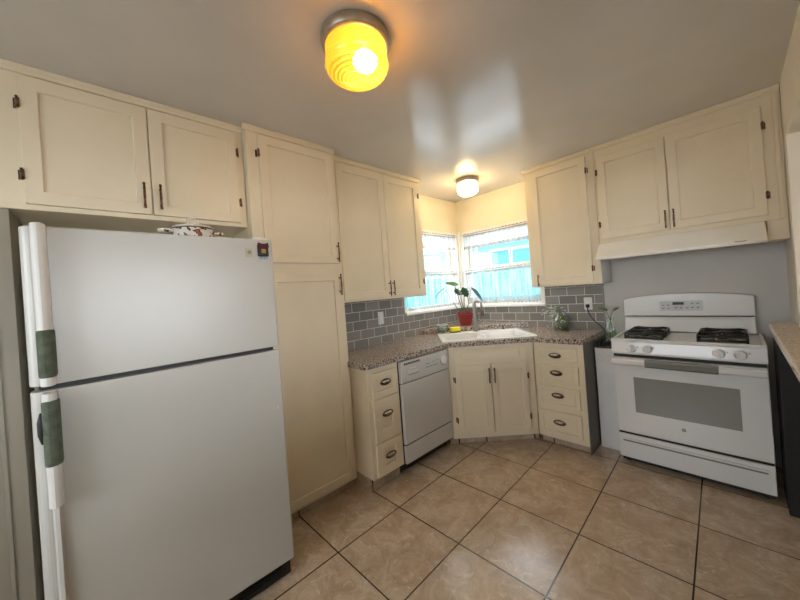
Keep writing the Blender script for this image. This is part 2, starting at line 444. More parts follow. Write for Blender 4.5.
# gap mouldings at ceiling corner
def window(name, horizontal):
    """built in local frame: x along wall, y<0 into the room, z up"""
    if horizontal == 'back': w0, w1, z0, z1 = WB; rot = 0
    else: w0, w1, z0, z1 = WL; rot = PI/2
    e = bpy.data.objects.new(name, None); col.objects.link(e); e.rotation_euler = (0,0,rot); e['kind'] = 'structure'
    bm = B()
    t = .028
    # casing on the room side
    box(bm, w0-t, w0, -.016, -.0005, z0, z1+t); box(bm, w1, w1+t, -.016, -.0005, z0, z1+t)
    box(bm, w0, w1, -.016, -.0005, z1, z1+t)
    # jambs
    box(bm, w0, w0+.012, 0, .12, z0, z1); box(bm, w1-.012, w1, 0, .12, z0, z1)
    box(bm, w0+.012, w1-.012, 0, .12, z1-.012, z1); box(bm, w0+.012, w1-.012, 0, .12, z0, z0+.012)
    obj('window_frame', bm, TRIMW, e, .002)
    zm = 1.60; a, b = w0+.012, w1-.012
    for (s0, s1, yy) in ((z0+.012, zm+.018, .035), (zm-.018, z1-.012, .065)):
        bm = B(); r = .032
        box(bm, a, a+r, yy, yy+.028, s0, s1); box(bm, b-r, b, yy, yy+.028, s0, s1)
        box(bm, a+r, b-r, yy, yy+.028, s0, s0+r); box(bm, a+r, b-r, yy, yy+.028, s1-r, s1)
        if horizontal == 'back' and yy > .05: box(bm, a+.09, a+.115, yy+.003, yy+.025, s0+r, s1-r)
        sash = obj('window_sash', bm, TRIMW, e, .002)
        bm = B(); box(bm, a+r, b-r, yy+.012, yy+.016, s0+r, s1-r)
        obj('window_pane', bm, GLASS, sash)
    bm = B(); box(bm, w0-t-.005, w1+t+.012 if horizontal=='back' else w1+.05, -.045, -.0005, z0-.028, z0)
    obj('window_sill', bm, TRIMW, e, .004)
    return e
window('window_1', 'back')
window('window_2', 'left')
# unseen sliding window behind the camera, added to let in daylight
w3 = bpy.data.objects.new('window_3', None); col.objects.link(w3); w3['kind'] = 'structure'
bm = B()
for a, b in ((RX0, RX0+.05), (1.575, 1.625), (RX1-.05, RX1)): box(bm, a, b, -5.28, -5.23, RZ0, RZ1)
for a, b in ((RZ0, RZ0+.05), (RZ1-.05, RZ1)):
    box(bm, RX0+.05, 1.575, -5.28, -5.23, a, b); box(bm, 1.625, RX1-.05, -5.28, -5.23, a, b)
obj('window_frame', bm, TRIMW, w3)

# ------------------------------------------------------------------ outside
bm = B(); box(bm, -30, 30, .35, 40, -.35, -.3); box(bm, -30, -.5, -40, .35, -.35, -.3); box(bm, 6.4, 30, -40, .35, -.35, -.3)
box(bm, -.5, 6.4, -40, -5.6, -.35, -.3)
GRND = noisy_paint('pale_concrete_ground', (.60,.60,.58), .9, 5, .2)
struct('ground', bm, GRND)
REFLW = noisy_paint('white_reflector_paint', (.72,.74,.76), .8, 20, .3)  # unseen pale walls added to whiten the window reflections on the ceiling
bm = B(); box(bm, -2.6, 3.0, 2.17, 2.27, -.3, .958)
tag(obj('reflector_wall', bm, REFLW), 'low white wall added below the right fence to whiten the ceiling reflection', 'reflector wall')
bm = B(); box(bm, -2.86, -2.76, -2.6, 2.71, -.3, .958)
tag(obj('reflector_wall', bm, REFLW), 'low white wall added below the left fence to whiten the ceiling reflection', 'reflector wall')
AQUA = noisy_paint('pale_aqua_stucco', (.27,.60,.66), .8, 30, .3)
AQUAD = noisy_paint('turquoise_board_paint', (.012,.27,.37), .6, 30, .2)
AQUAW = new_mat('blue_window_glass', (.02,.26,.38), .3); noise_mix(AQUAW, (.01,.20,.32), (.02,.26,.38), 1)
WHITEP = noisy_paint('white_eave_paint', (.62,.66,.68), .6, 30, .1)
def house(name, label, loc, rotz, wins, L, zt, depth=3):
    t = thing(name, label, 'house', loc, rotz)
    bm = B(); box(bm, -L, L, 0, depth, -.3, zt); obj('wall', bm, AQUA, t)
    bm = B(); prism(bm, [(-.55, zt-.02), (-.55, zt+.10), (depth/2, zt+1.1), (depth+.5, zt+.1), (depth+.5, zt-.02)], 'x', -L-.3, L+.3)
    obj('roof', bm, WHITEP, t)
    for (a, b, z0, z1) in wins:
        bm = B(); f = .05
        box(bm, a-f, a, -.03, -.001, z0-f, z1+f); box(bm, b, b+f, -.03, -.001, z0-f, z1+f)
        box(bm, a, b, -.03, -.001, z0-f, z0); box(bm, a, b, -.03, -.001, z1, z1+f)
        w = obj('window', bm, WHITEP, t)
        bm = B(); box(bm, a, b, -.015, -.003, z0, z1); obj('pane', bm, AQUAW, w)
    return t
house('neighbour_house', 'pale aqua house with blue panes seen through the right window', (0, 3.0, 0), 0,
      [(-1.29,-.88,1.79,2.12), (-.80,-.36,1.79,2.10), (.6,1.4,1.3,2.1)], 2.55, 2.28)
house('neighbour_house', 'pale aqua house with blue pane seen through the left window', (-4.5, 3.6, 0), PI/2,
      [(.60,1.10,2.02,2.42), (-1.6,-.9,1.6,2.2)], 3.2, 2.75)
bm = B()
for i in range(40):
    box(bm, -2.6+i*.14, -2.6+i*.14+.132, 2.2, 2.225, .96, 1.62)
box(bm, -2.6, 3.0, 2.225, 2.26, 1.3, 1.38)
tag(obj('board_fence', bm, AQUAD), 'turquoise board fence behind the right window curtain', 'fence')
bm = B()
for i in range(38):
    box(bm, -2.8, -2.775, -2.6+i*.14, -2.6+i*.14+.132, .96, 1.62)
box(bm, -2.84, -2.8, -2.6, 2.71, 1.3, 1.38)
tag(obj('board_fence', bm, AQUAD), 'turquoise board fence behind the left window curtain', 'fence')

# ------------------------------------------------------------------ cabinet parts
def door_bm(w, h, rx=.055, rz=.055, th=.019, dep=.010, rzb=None, lip=.0025):
    """shaker front in local frame: x 0..w, z 0..h, front at y=-th"""
    rzb = rz if rzb is None else rzb
    bm = B()
    def ring(i, y):
        a, b = (i*1.0, i*1.0)
        return [bm.verts.new((a, y, b)), bm.verts.new((w-a, y, b)), bm.verts.new((w-a, y, h-b)), bm.verts.new((a, y, h-b))]
    r0 = ring(0, 0); r1 = ring(0, -th+.002); r2 = ring(.002, -th)
    def rect(ax, az0, az1, y): return [bm.verts.new((ax,y,az0)), bm.verts.new((w-ax,y,az0)), bm.verts.new((w-ax,y,h-az1)), bm.verts.new((ax,y,h-az1))]
    r3 = rect(rx, rzb, rz, -th); r4 = rect(rx+lip, rzb+lip, rz+lip, -th+dep)
    for a, b in ((r0,r1),(r1,r2),(r2,r3),(r3,r4)):
        for i in range(4): bm.faces.new((a[i], a[(i+1)%4], b[(i+1)%4], b[i]))
    bm.faces.new(r4); bm.faces.new(list(reversed(r0)))
    return bm
def bar_pull(parent, x, zc, L=.115, th=.019, mat=None):
    bm = B()
    tube(bm, [(0,-.026,-L/2), (0,-.028,-L/4), (0,-.029,0), (0,-.028,L/4), (0,-.026,L/2)], [.0042,.005,.0058,.005,.0042], 8)
    for s in (-1, 1):
        tube(bm, [(0,-.0005,s*L*.36), (0,-.026,s*L*.36)], .0045, 8)
        lathe(bm, [(.0055,-.006),(.0062,0),(.0055,.006)], 8, (0,-.0265,s*(L/2)))
    return obj('handle', bm, BRONZE, parent, loc=(x,-th,zc))
def cup_pull(parent, x, zc, th=.019):
    bm = B(); n, k = 18, 8
    a, b, c = .034, .020, .014
    rows = []
    for j in range(k+1):
        v = math.radians(8 + j*100/k)      # from the top round to the lip
        rows.append([bm.verts.new((a*math.cos(PI*i/n), -b*math.sin(PI*i/n)*math.sin(v)-.003, c*(math.sin(PI*i/n)**.6)*math.cos(v)+.001)) for i in range(n+1)])
    for p, q in zip(rows, rows[1:]):
        for i in range(n):
            f = bm.faces.new((p[i], p[i+1], q[i+1], q[i])); f.smooth = True
    # back plate, oval
    bmesh.ops.remove_doubles(bm, verts=bm.verts, dist=1e-5)
    o = obj('cup_handle', bm, [STEEL], parent, loc=(x,-th,zc))
    bm = B()
    lathe(bm, [(1,0),(1,.0025),(.9,.004)], 28, (0,-.0003,-.003), sx=.050, sy=.023, axis='y')
    obj('back_plate', bm, BRONZE, o)
    return o
def hinge(parent, x, z, side, th=.019):
    """side -1: hinge on the door's left edge"""
    bm = B()
    box(bm, -.004, .008, -.004, 0, -.020, .020) if side < 0 else box(bm, -.008, .004, -.004, 0, -.020, .020)
    tube(bm, [(0,-.006,-.024),(0,-.006,.024)], .0048, 8)
    box(bm, (-.012 if side<0 else .004), (-.004 if side<0 else .012), th-.006, th-.0005, -.020, .020)
    return obj('hinge', bm, BRONZE, parent, loc=(x,-th,z))
def add_door(cab, x0, x1, z0, z1, pull=None, pull_z=None, hinge_side=None, rx=.055, rz=.055, L=.115, label=None, hz=(.12,.12)):
    d = obj('door', door_bm(x1-x0, z1-z0, rx, rz), CREAM, cab, .0012, 1, loc=(x0,-.0005,z0))
    if pull: bar_pull(d, pull-x0, pull_z-z0, L)
    if hinge_side:
        hx = -.003 if hinge_side < 0 else (x1-x0)+.003
        hinge(d, hx, hz[0], hinge_side); hinge(d, hx, (z1-z0)-hz[1], hinge_side)
    return d
def add_drawer(cab, x0, x1, z0, z1, pz, rx=.03, rz=.03, rzb=None, px=None, pull=True):
    d = obj('drawer', door_bm(x1-x0, z1-z0, rx, rz, .019, .008, rzb), CREAM, cab, .0012, 1, loc=(x0,-.0005,z0))
    if pull: cup_pull(d, ((x0+x1)/2 if px is None else px)-x0, pz-z0)
    return d
def body(cab, x0, x1, z0, z1, depth, name='body', mat=None):
    bm = B(); box(bm, x0, x1, 0, depth, z0, z1)
    return obj(name, bm, mat or CREAM, cab, .0015, 1)
def crown(cab, x0, x1, depth, left=True, right=True, z=H, h=.036, pr=.018):
    bm = B()
    prof = [(0, z-h), (-.010, z-h), (-.012, z-h+.012), (-pr, z-.016), (-pr, z-.001), (0, z-.001)]
    prism(bm, prof, 'x', x0-(pr if left else 0), x1+(pr if right else 0))
    return obj('crown_moulding', bm, CREAM, cab, .001, 1)

# ---- left wall (local x = world +y): above the fridge
XC1 = .341
Y0 = -3.598
c = thing('wall_cabinet', 'cream two-door cabinet mounted over the refrigerator', 'cabinet', (XC1, Y0, 0), PI/2)
body(c, 0, -2.612-Y0, 1.845, H-.001, XC1-.001)
add_door(c, -3.490-Y0, -3.070-Y0, 1.867, 2.408, pull=-3.10-Y0, pull_z=1.955, hinge_side=-1)
add_door(c, -3.065-Y0, -2.652-Y0, 1.867, 2.408, pull=-3.035-Y0, pull_z=1.955, hinge_side=1)
crown(c, 0, -2.612-Y0, 0, False, False)
# end panel left of the fridge
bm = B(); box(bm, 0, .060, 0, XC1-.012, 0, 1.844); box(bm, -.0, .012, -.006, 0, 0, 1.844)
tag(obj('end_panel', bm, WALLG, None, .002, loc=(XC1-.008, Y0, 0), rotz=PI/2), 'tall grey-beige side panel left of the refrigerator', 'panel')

# ---- pantry
XP = .402; PY0, PY1 = -2.610, -2.001
c = thing('pantry_cabinet', 'tall cream pantry cabinet standing right of the refrigerator', 'cabinet', (XP, PY0, 0), PI/2)
body(c, 0, PY1-PY0, .055, H-.001, XP-.001)
add_door(c, -2.545-PY0, -2.030-PY0, 1.622, 2.412, pull=-2.045-PY0, pull_z=1.70, hinge_side=-1, L=.125)
add_door(c, -2.545-PY0, -2.030-PY0, .075, 1.555, pull=-2.045-PY0, pull_z=1.47, hinge_side=-1, L=.135)
crown(c, 0, PY1-PY0, 0, True, False)
bm = B(); box(bm, 0, PY1-PY0, .03, XP-.001, .001, .055); obj('toe_kick', bm, FLOOR, c)

# ---- left upper, two doors
XU = .317; UY0, UY1 = -2.0, -1.01
c = thing('wall_cabinet', 'cream two-door wall cabinet between the pantry and the left window', 'cabinet', (XU, UY0, 0), PI/2)
body(c, 0, UY1-UY0, 1.333, H-.001, XU-.001)
add_door(c, -1.950-UY0, -1.483-UY0, 1.350, 2.402, pull=-1.502-UY0, pull_z=1.425)
add_door(c, -1.479-UY0, -1.060-UY0, 1.350, 2.402, pull=-1.460-UY0, pull_z=1.425, hinge_side=1)
crown(c, 0, UY1-UY0, 0, False, True)

# ---- back wall upper, one door
c = thing('wall_cabinet', 'narrow cream single-door wall cabinet right of the window', 'cabinet', (1.035, -.300, 0))
body(c, 0, .589, 1.333, H-.001, .299)
add_door(c, .065, .530, 1.345, 2.402, pull=.083, pull_z=1.395, hinge_side=1, L=.10)
crown(c, 0, .589, 0, True, False)
bm = B(); box(bm, .5892, .5905, .006, .299, 1.334, 1.53); tag(obj('side_panel', bm, WALLW, c), 'grey-white painted side below the hood')
# ---- back wall upper over the stove
hx = 1.626
c = thing('wall_cabinet', 'cream two-door wall cabinet above the white range hood', 'cabinet', (hx, -.300, 0))
body(c, 0, XR-hx-.002, 1.655, H-.001, .299)
add_door(c, .020, .452, 1.69, 2.355, pull=.432, pull_z=1.765, hinge_side=-1)
add_door(c, .458, .915, 1.69, 2.355, pull=.478, pull_z=1.765, hinge_side=1)
crown(c, 0, XR-hx-.002, 0, False, False)
bm = B(); box(bm, 2.530-hx, XR-hx-.002, 0, .299, 1.535, 1.6549); obj('filler_block', bm, CREAM, c, .002)
bm = B(); box(bm, .962, .980, -.012, -.0005, 1.66, 2.395); obj('corner_batten', bm, CREAM, c, .002)

# ------------------------------------------------------------------ base cabinets
ZK = .072
XB = .600
c = thing('base_cabinet', 'narrow cream base cabinet of three drawers beside the dishwasher', 'cabinet', (XB, -1.998, 0), PI/2)
body(c, 0, .288, .102, .872, XB-.002)
add_drawer(c, .034, .266, .665, .832, .756, .035, .035)
add_drawer(c, .034, .266, .352, .645, .533, .068, .070, .078)
add_drawer(c, .034, .272, .112, .338, .236, .068, .042, .062)
bm = B(); box(bm, .0, .288, .055, XB-.002, .001, .102); obj('toe_kick', bm, FLOOR, c)
# right of the sink
c = thing('base_cabinet', 'cream base cabinet of four drawers right of the sink', 'cabinet', (1.145, -.605, 0))
body(c, 0, .392, ZK, .872, .603)
for a, b, p in ((.728,.835,.775),(.545,.690,.640),(.345,.510,.455),(.115,.305,.232)):
    add_drawer(c, .015, .350, a, b, p-.01 if b < .8 else p, .035, .026)
bm = B(); box(bm, 0, .392, .065, .603, .001, ZK); obj('toe_kick', bm, FLOOR, c)
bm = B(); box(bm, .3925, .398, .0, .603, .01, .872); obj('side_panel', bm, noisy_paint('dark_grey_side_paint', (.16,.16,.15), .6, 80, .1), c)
# sink base on the diagonal
DX, DY = .613, -1.130
DL = .745
c = thing('sink_cabinet', 'cream diagonal corner base cabinet with two doors below the sink', 'cabinet', (DX, DY, 0), PI/4)
bm = B()
box(bm, 0, .06, 0, .02, ZK, .872); box(bm, DL-.08, DL, 0, .02, ZK, .872)
box(bm, .06, DL-.08, 0, .02, .845, .872); box(bm, .06, DL-.08, 0, .02, .70, .74); box(bm, .06, DL-.08, 0, .02, ZK, .125)
box(bm, .02, DL-.02, .02, .45, ZK, .118)
box(bm, .035, DL-.035, .03, .04, .12, .70)
obj('face_frame', bm, CREAM, c, .0015, 1)
d = obj('false_drawer_front', door_bm(.625, .112, .06, .024, .019, .005), CREAM, c, .0012, 1, loc=(.052,-.0005,.735))
add_door(c, .052, .362, .118, .708, pull=.343, pull_z=.615, hinge_side=-1, L=.115, rx=.05, rz=.05)
add_door(c, .368, .677, .118, .708, pull=.388, pull_z=.615, hinge_side=1, L=.115, rx=.05, rz=.05)
bm = B(); box(bm, -.02, DL+.02, .065, .085, .001, ZK); obj('toe_kick', bm, FLOOR, c)

# ------------------------------------------------------------------ countertop
S2 = math.sqrt(.5)
CO = Vector((.6447, -1.1447))
def D(s, t): return (CO.x + (s - t)*S2, CO.y + (s + t)*S2)
SINK = (-.045, .785, .055, .60)
def slab(bm, outer, inner, z0, z1):
    def loop(pts, z):
        vs = [bm.verts.new((*p, z)) for p in pts]
        es = [bm.edges.new((vs[i], vs[(i+1)%len(vs)])) for i in range(len(vs))]
        return vs, es
    vt, et = loop(outer, z1); ei = []
    vi = []
    if inner: vi, ei = loop(inner, z1)
    r = bmesh.ops.triangle_fill(bm, edges=et+ei, use_beauty=True)
    faces = [g for g in r['geom'] if isinstance(g, bmesh.types.BMFace)]
    ex = bmesh.ops.extrude_face_region(bm, geom=faces)
    for v in [g for g in ex['geom'] if isinstance(g, bmesh.types.BMVert)]: v.co.z = z0
outer = [(.012,-2.0),(.43,-2.0),(.43,-2.030)]
for i in range(7):
    a = -PI/2 + PI/2*i/6; outer.append((.60+.035*math.cos(a), -1.995+.035*math.sin(a)))
outer += [(.635,-1.147),(1.148,-.634),(1.547,-.634),(1.547,-.012),(.012,-.012)]
inner = [D(.0,.10), D(.73,.10), D(.73,.55), D(.0,.55)]
bm = B(); slab(bm, outer, inner, .873, .914)
ct = obj('countertop', bm, GRAN, None, .010, 3)
tag(ct, 'speckled brown and grey granite worktop running round the sink corner', 'countertop')
bm = B(); prism(bm, [(.012,-.845),(.845,-.012),(.012,-.012)], 'z', .9145, .966)
tag(obj('granite_ledge', bm, GRAN, None, .006, 2), 'raised triangular granite ledge in the corner behind the sink', 'ledge')

# ------------------------------------------------------------------ sink and faucet
t = thing('kitchen_sink', 'white enamel double bowl sink set diagonally in the granite', 'sink', (CO.x, CO.y, .9145), PI/4)
s0, s1, t0, t1 = SINK
def basin(bm, rects, s0, s1, t0, t1, zr, depth):
    loopz = [(s0,t0),(s1,t0),(s1,t1),(s0,t1)]
    ov = [bm.verts.new((x,y,zr)) for x,y in loopz]; oe = [bm.edges.new((ov[i],ov[(i+1)%4])) for i in range(4)]
    allE = list(oe); ins = []
    for (a,b,cc,d) in rects:
        pts = [(a,cc),(b,cc),(b,d),(a,d)]
        vs = [bm.verts.new((x,y,zr)) for x,y in pts]; es = [bm.edges.new((vs[i],vs[(i+1)%4])) for i in range(4)]
        allE += es; ins.append((vs, pts))
    bmesh.ops.triangle_fill(bm, edges=allE, use_beauty=True)
    for vs, pts in ins:
        cx = sum(p[0] for p in pts)/4; cy = sum(p[1] for p in pts)/4
        lo = [bm.verts.new((cx+(x-cx)*.88, cy+(y-cy)*.88, zr-depth)) for x,y in pts]
        for i in range(4): bm.faces.new((vs[i],vs[(i+1)%4],lo[(i+1)%4],lo[i]))
        bm.faces.new(lo)
    sk = [bm.verts.new((x,y,0)) for x,y in [(s0-.002,t0-.002),(s1+.002,t0-.002),(s1+.002,t1+.002),(s0-.002,t1+.002)]]
    for i in range(4): bm.faces.new((ov[i],ov[(i+1)%4],sk[(i+1)%4],sk[i]))
bm = B(); basin(bm, [(.0,.350,t0+.05,.49),(.385,.73,t0+.05,.49)], s0, s1, t0, t1, .011, .15)
obj('bowl', bm, SINKM, t, .004, 2)
for sx in (.175, .557):
    bm = B(); lathe(bm, [(.035,0),(.035,.003),(.025,.003),(.02,.001)], 20, (sx, .28, -.1385)); obj('drain', bm, STEEL, t)
fx, fy = D(.355, .550)
t = thing('kitchen_faucet', 'brushed nickel pull-down faucet standing behind the sink', 'faucet', (fx, fy, .926), PI/4+.5)
bm = B(); lathe(bm, [(.030,0),(.030,.008),(.024,.014),(.022,.09),(.021,.10),(.020,.24),(.019,.285),(.018,.29)], 20); obj('body', bm, FAUC, t)
bm = B(); tube(bm, [(0,0,.270)]+[(0,-.055+.055*math.cos(a),.270+.045*math.sin(a)) for a in [PI*i/10 for i in range(1,10)]]+[(0,-.112,.23)], .0115, 10)
obj('spout', bm, FAUC, t)
bm = B(); lathe(bm, [(.012,.06),(.0165,.045),(.018,0),(.014,-.004)], 16, (0,-.113,.16)); obj('spray_head', bm, noisy_paint('dark_spray_head', (.10,.06,.055), .35, 30, .05), t)
bm = B(); tube(bm, [(.018,0,.07),(.045,-.005,.085),(.075,-.012,.11)], [.011,.008,.006], 10); obj('lever', bm, FAUC, t)
# small dark soap pump standing right of the faucet
x_, y_ = D(.64,.560)
bm = B(); lathe(bm, [(.016,0),(.016,.006),(.008,.01),(.007,.03),(.012,.034),(.012,.04)], 14); tube(bm, [(0,0,.036),(0,-.03,.036)], .004, 8)
tag(obj('soap_pump', bm, BRONZE, loc=(x_, y_, .926)), 'small dark soap pump on the sink rim right of the faucet', 'soap pump')

# items at the sink's left corner
x_, y_ = D(.01,.560)
t = thing('scrubber_jar', 'low clear jar holding a green scrubber at the sink corner', 'jar', (x_, y_, .926))
bm = B(); lathe(bm, [(.050,0),(.056,.004),(.058,.085),(.054,.087),(.053,.006)], 22, cap=False); obj('jar_glass', bm, JARG, t)
bm = B(); lathe(bm, [(.010,.006),(.048,.008),(.050,.036),(.030,.045),(.004,.046)], 18); obj('scrubber', bm, MOSS, t)
bm = B(); lathe(bm, [(.054,.085),(.059,.085),(.059,.092),(.054,.094)], 22, cap=False); obj('rim', bm, PLAST, t)
x_, y_ = D(.145,.568)
t = thing('dish_sponge', 'bright yellow sponge lying behind the sink beside the jar', 'sponge', (x_, y_, .926), PI/4+.1)
bm = B(); box(bm, -.050, .050, -.03, .03, .012, .055); obj('foam', bm, YELLOW, t, .008, 3)
bm = B(); box(bm, -.045, .045, -.03, .03, .0, .0115); box(bm, -.060, -.0455, -.012, .012, .0, .02); obj('scouring_pad', bm, MOSS, t, .002)

# ------------------------------------------------------------------ leaf helper and plants
def leaf(bm, base, tip, width, droop=.0, n=8, curl=.3, up=Vector((0,0,1)), mi=0, split=False):
    base, tip = Vector(base), Vector(tip); ax = tip-base; L = ax.length; axn = ax.normalized()
    side = axn.cross(up); side = side.normalized() if side.length > 1e-4 else axn.orthogonal().normalized()
    nrm = side.cross(axn).normalized()
    rows = []
    for i in range(n+1):
        u = i/n; w = width*(math.sin(PI*min(1,u*1.0+.02))**.75)*(1-.35*u)
        if split and i % 2 == 1: w *= .62
        p = base + ax*u - Vector((0,0,droop*u*u))
        rows.append([bm.verts.new(p - side*w + nrm*curl*w), bm.verts.new(p - side*w*.5 + nrm*curl*w*.3), bm.verts.new(p), bm.verts.new(p + side*w*.5 + nrm*curl*w*.3), bm.verts.new(p + side*w + nrm*curl*w)])
    fs = []
    for a, b in zip(rows, rows[1:]):
        for k in range(4):
            f = bm.faces.new((a[k],a[k+1],b[k+1],b[k])); f.smooth = True; fs.append(f)
    ex = bmesh.ops.extrude_face_region(bm, geom=fs)
    for v in [g for g in ex['geom'] if isinstance(g, bmesh.types.BMVert)]: v.co -= nrm*.0012
# directions parallel to the picture's diagonal: r = right, b = back
rdir = Vector((S2, S2, 0)); bdir = Vector((-S2, S2, 0))
px_, py_ = D(.290, .800)
t = thing('potted_plant', 'leggy monstera in a red square pot on the corner ledge', 'potted plant', (px_, py_, .9665), PI/4)
bm = B()
prof = [(.058,0),(.080,.122),(.087,.122),(.087,.142),(.078,.142),(.076,.12)]
rings = []
for r, z in prof:
    rings.append([bm.verts.new((sx*r, sy*r, z)) for sx, sy in ((-1,-1),(1,-1),(1,1),(-1,1))])
for a, b in zip(rings, rings[1:]):
    for i in range(4): bm.faces.new((a[i],a[(i+1)%4],b[(i+1)%4],b[i]))
bm.faces.new(list(reversed(rings[0])))
pot = obj('pot', bm, REDC, t, .004, 2)
bm = B(); box(bm, -.0715, .0715, -.0715, .0715, .085, .124); obj('soil', bm, SOIL, t)
paths = [((-.01,0,.12),(-.05,0,.30),(-.09,.0,.47)), ((0,0,.12),(.0,-.01,.26),(.01,-.02,.37)), ((.02,0,.12),(.06,0,.26),(.095,.0,.40)), ((-.03,.01,.12),(-.12,.01,.27),(-.20,.01,.42)), ((.0,-.02,.12),(-.02,-.02,.26),(-.05,-.03,.37))]
for p in paths:
    bm = B(); tube(bm, bez(*p, 10), [.0056-.0002*i for i in range(11)], 7); obj('stem', bm, STEM, t)
bm = B(); tube(bm, bez((-.20,.01,.42),(-.215,.01,.425),(-.29,.01,.36),8)+[Vector((-.295,.01,.31))], .0060, 6); obj('stem', bm, STEM, t)
bm = B(); leaf(bm, (-.04,-.02,.455), (-.20,-.05,.480), .045, .0, curl=.1, up=Vector((0,-.9,1))); obj('leaf', bm, LEAF, t)
bm = B(); leaf(bm, (-.09,-.03,.415), (-.035,-.07,.335), .045, .0, curl=-.2, up=Vector((0,-1,.3)), split=True); obj('leaf', bm, LEAFD, t)
bm = B(); leaf(bm, (-.005,-.03,.420), (.040,-.07,.305), .064, .0, curl=-.2, up=Vector((0,-1,.3)), split=True); obj('leaf', bm, LEAFD, t)
bm = B(); leaf(bm, (.090,-.01,.415), (.205,-.05,.270), .030, .02, curl=.3, up=Vector((.3,-1,.5))); obj('leaf', bm, LEAFB, t)

# glass vase with green marbles and trailing pale plant, right of the window
t = thing('glass_vase', 'round clear vase with green filling and silvery leaves on the granite', 'vase', (1.215, -.110, .9145)); t.scale = (1.2,1.2,1.2)
bm = B(); lathe(bm, [(.030,0),(.050,.012),(.060,.045),(.056,.085),(.040,.115),(.036,.135),(.042,.150)], 26, cap=False); obj('vase_glass', bm, JARG, t)
bm = B(); lathe(bm, [(.015,.003),(.045,.014),(.054,.045),(.050,.080),(.030,.100),(.006,.108)], 20); obj('green_filling', bm, OLIVE, t)
rnd = random.Random(3)
bm = B()
for i in range(44):
    a = rnd.uniform(PI*.6, PI*1.75); r = rnd.uniform(.03,.12)
    p = Vector((math.cos(a)*r-.025, math.sin(a)*r*.45-.02, rnd.uniform(.0,.19)))
    p.z = max(p.z, .03)
    q = p + Vector((rnd.uniform(-.03,.03), rnd.uniform(-.02,.01), rnd.uniform(-.02,.02)))
    leaf(bm, p, q, .015, curl=.2, n=4)
obj('foliage', bm, LEAFS, t)
bm = B()
for k in range(5):
    a = PI*(.7+.2*k)
    tube(bm, bez((0,0,.10),(math.cos(a)*.05,math.sin(a)*.03,.24),(math.cos(a)*.12-.02,math.sin(a)*.05-.02,.06+.02*k),10), .0016, 5)
obj('vine', bm, STEM, t)

# ------------------------------------------------------------------ outlets and cord
def outlet(name, label, loc, rotz):
    t = thing(name, label, 'outlet', loc, rotz)
    bm = B(); box(bm, -.035, .035, -.007, -.0005, -.058, .058); obj('cover_plate', bm, PLAST, t, .003)
    for z in (.022, -.022):
        bm = B(); box(bm, -.016, .016, -.0095, -.007, z-.014, z+.014); s = obj('socket', bm, TRIMW, t, .002)
        bm = B()
        for x in (-.006, .006): box(bm, x-.0013, x+.0013, -.0100, -.0095, z-.002, z+.008)
        obj('slot', bm, BLACK, s)
    return t
outlet('wall_outlet', 'white double outlet with a black plug on the right tiled wall', (1.425, -.010, 1.150), 0)
t = thing('light_switch', 'white wall switch plate on the left grey tile', 'switch', (.010, -1.352, 1.150), PI/2)
bm = B(); box(bm, -.035, .035, -.006, -.0005, -.060, .060); obj('cover_plate', bm, PLAST, t, .003)
bm = B(); box(bm, -.014, .014, -.012, -.006, -.030, .030); obj('rocker', bm, TRIMW, t, .002)
t = thing('power_cord', 'black cord hanging from the outlet toward the stove', 'cord', (1.425, -.021, 1.128))
bm = B(); box(bm, -.014, .014, -.028, 0, -.014, .016); obj('plug', bm, BLACK, t, .004)
bm = B(); tube(bm, bez((0,-.026,-.005),(.01,-.05,-.09),(.075,-.05,-.15),10)+bez((.076,-.05,-.151),(.13,-.05,-.195),(.155,-.05,-.26),8), .0045, 8); obj('cable', bm, BLACK, t)

# ------------------------------------------------------------------ curtains
def curtain_sheet(w, z0, z1, amp, folds, hem, hdr, seed, flare=0):
    r = random.Random(seed); nx = int(w/.006); nz = 16
    ph = [r.uniform(0, 6.28) for _ in range(6)]
    def yy(x, zz):
        f = folds*2*PI/w
        k = .5 + .5*(1-zz)
        return amp*k*(math.sin(f*x+ph[0]+.6*math.sin(3.1*x+ph[1])) + .45*math.sin(2.3*f*x+ph[2]+1.2*zz)) 
    bm = B(); g = []
    for j in range(nz+1):
        zz = j/nz
        g.append([bm.verts.new((w*i/nx, yy(w*i/nx, zz) + (.006*math.sin(i*2.1) if (zz > .93) else 0), z0+(z1-z0)*zz + (.004*math.sin(i*.9+ph[3]) if j in (0, nz) else 0))) for i in range(nx+1)])
    for j in range(nz):
        for i in range(nx):
            f = bm.faces.new((g[j][i], g[j][i+1], g[j+1][i+1], g[j+1][i])); f.smooth = True
            zz = z0 + (z1-z0)*(j+.5)/nz
            f.material_index = 1 if (zz < z0+hem or zz > z1-hdr) else 0
    return bm
def curtain(name, label, loc, rotz, w, z0, z1, seed, folds, hem, hdr, group):
    bm = curtain_sheet(w, z0, z1, .007, folds, hem, hdr, seed)
    o = obj(name, bm, [SHEERV if 'valance' in name else SHEER, LACE], loc=loc, rotz=rotz)
    tag(o, label, 'curtain')
def rod(label, loc, rotz, w, z):
    t = thing('curtain_rod', label, 'curtain rod', loc, rotz)
    bm = B(); tube(bm, [(0,0,z),(w,0,z)], .0045, 8); obj('rod', bm, TRIMW, t)
    for x in (-.003, w+.003):
        bm = B(); tube(bm, [(x-.004,0,z),(x+.004,0,z)], .010, 10); obj('end_cap', bm, PLAST, t)
wB = WB[1]-WB[0]; wL = WL[1]-WL[0]
curtain('window_valance', 'short sheer lace-edged valance across the right window top', (WB[0]+.008, -.026, 0), 0, wB-.016, 1.845, 2.030, 11, 16, .035, .035, None)
curtain('cafe_curtain', 'sheer white cafe curtain over the right window lower half', (WB[0]+.008, -.026, 0), 0, wB-.016, 1.182, 1.585, 12, 17, .075, .04, None)
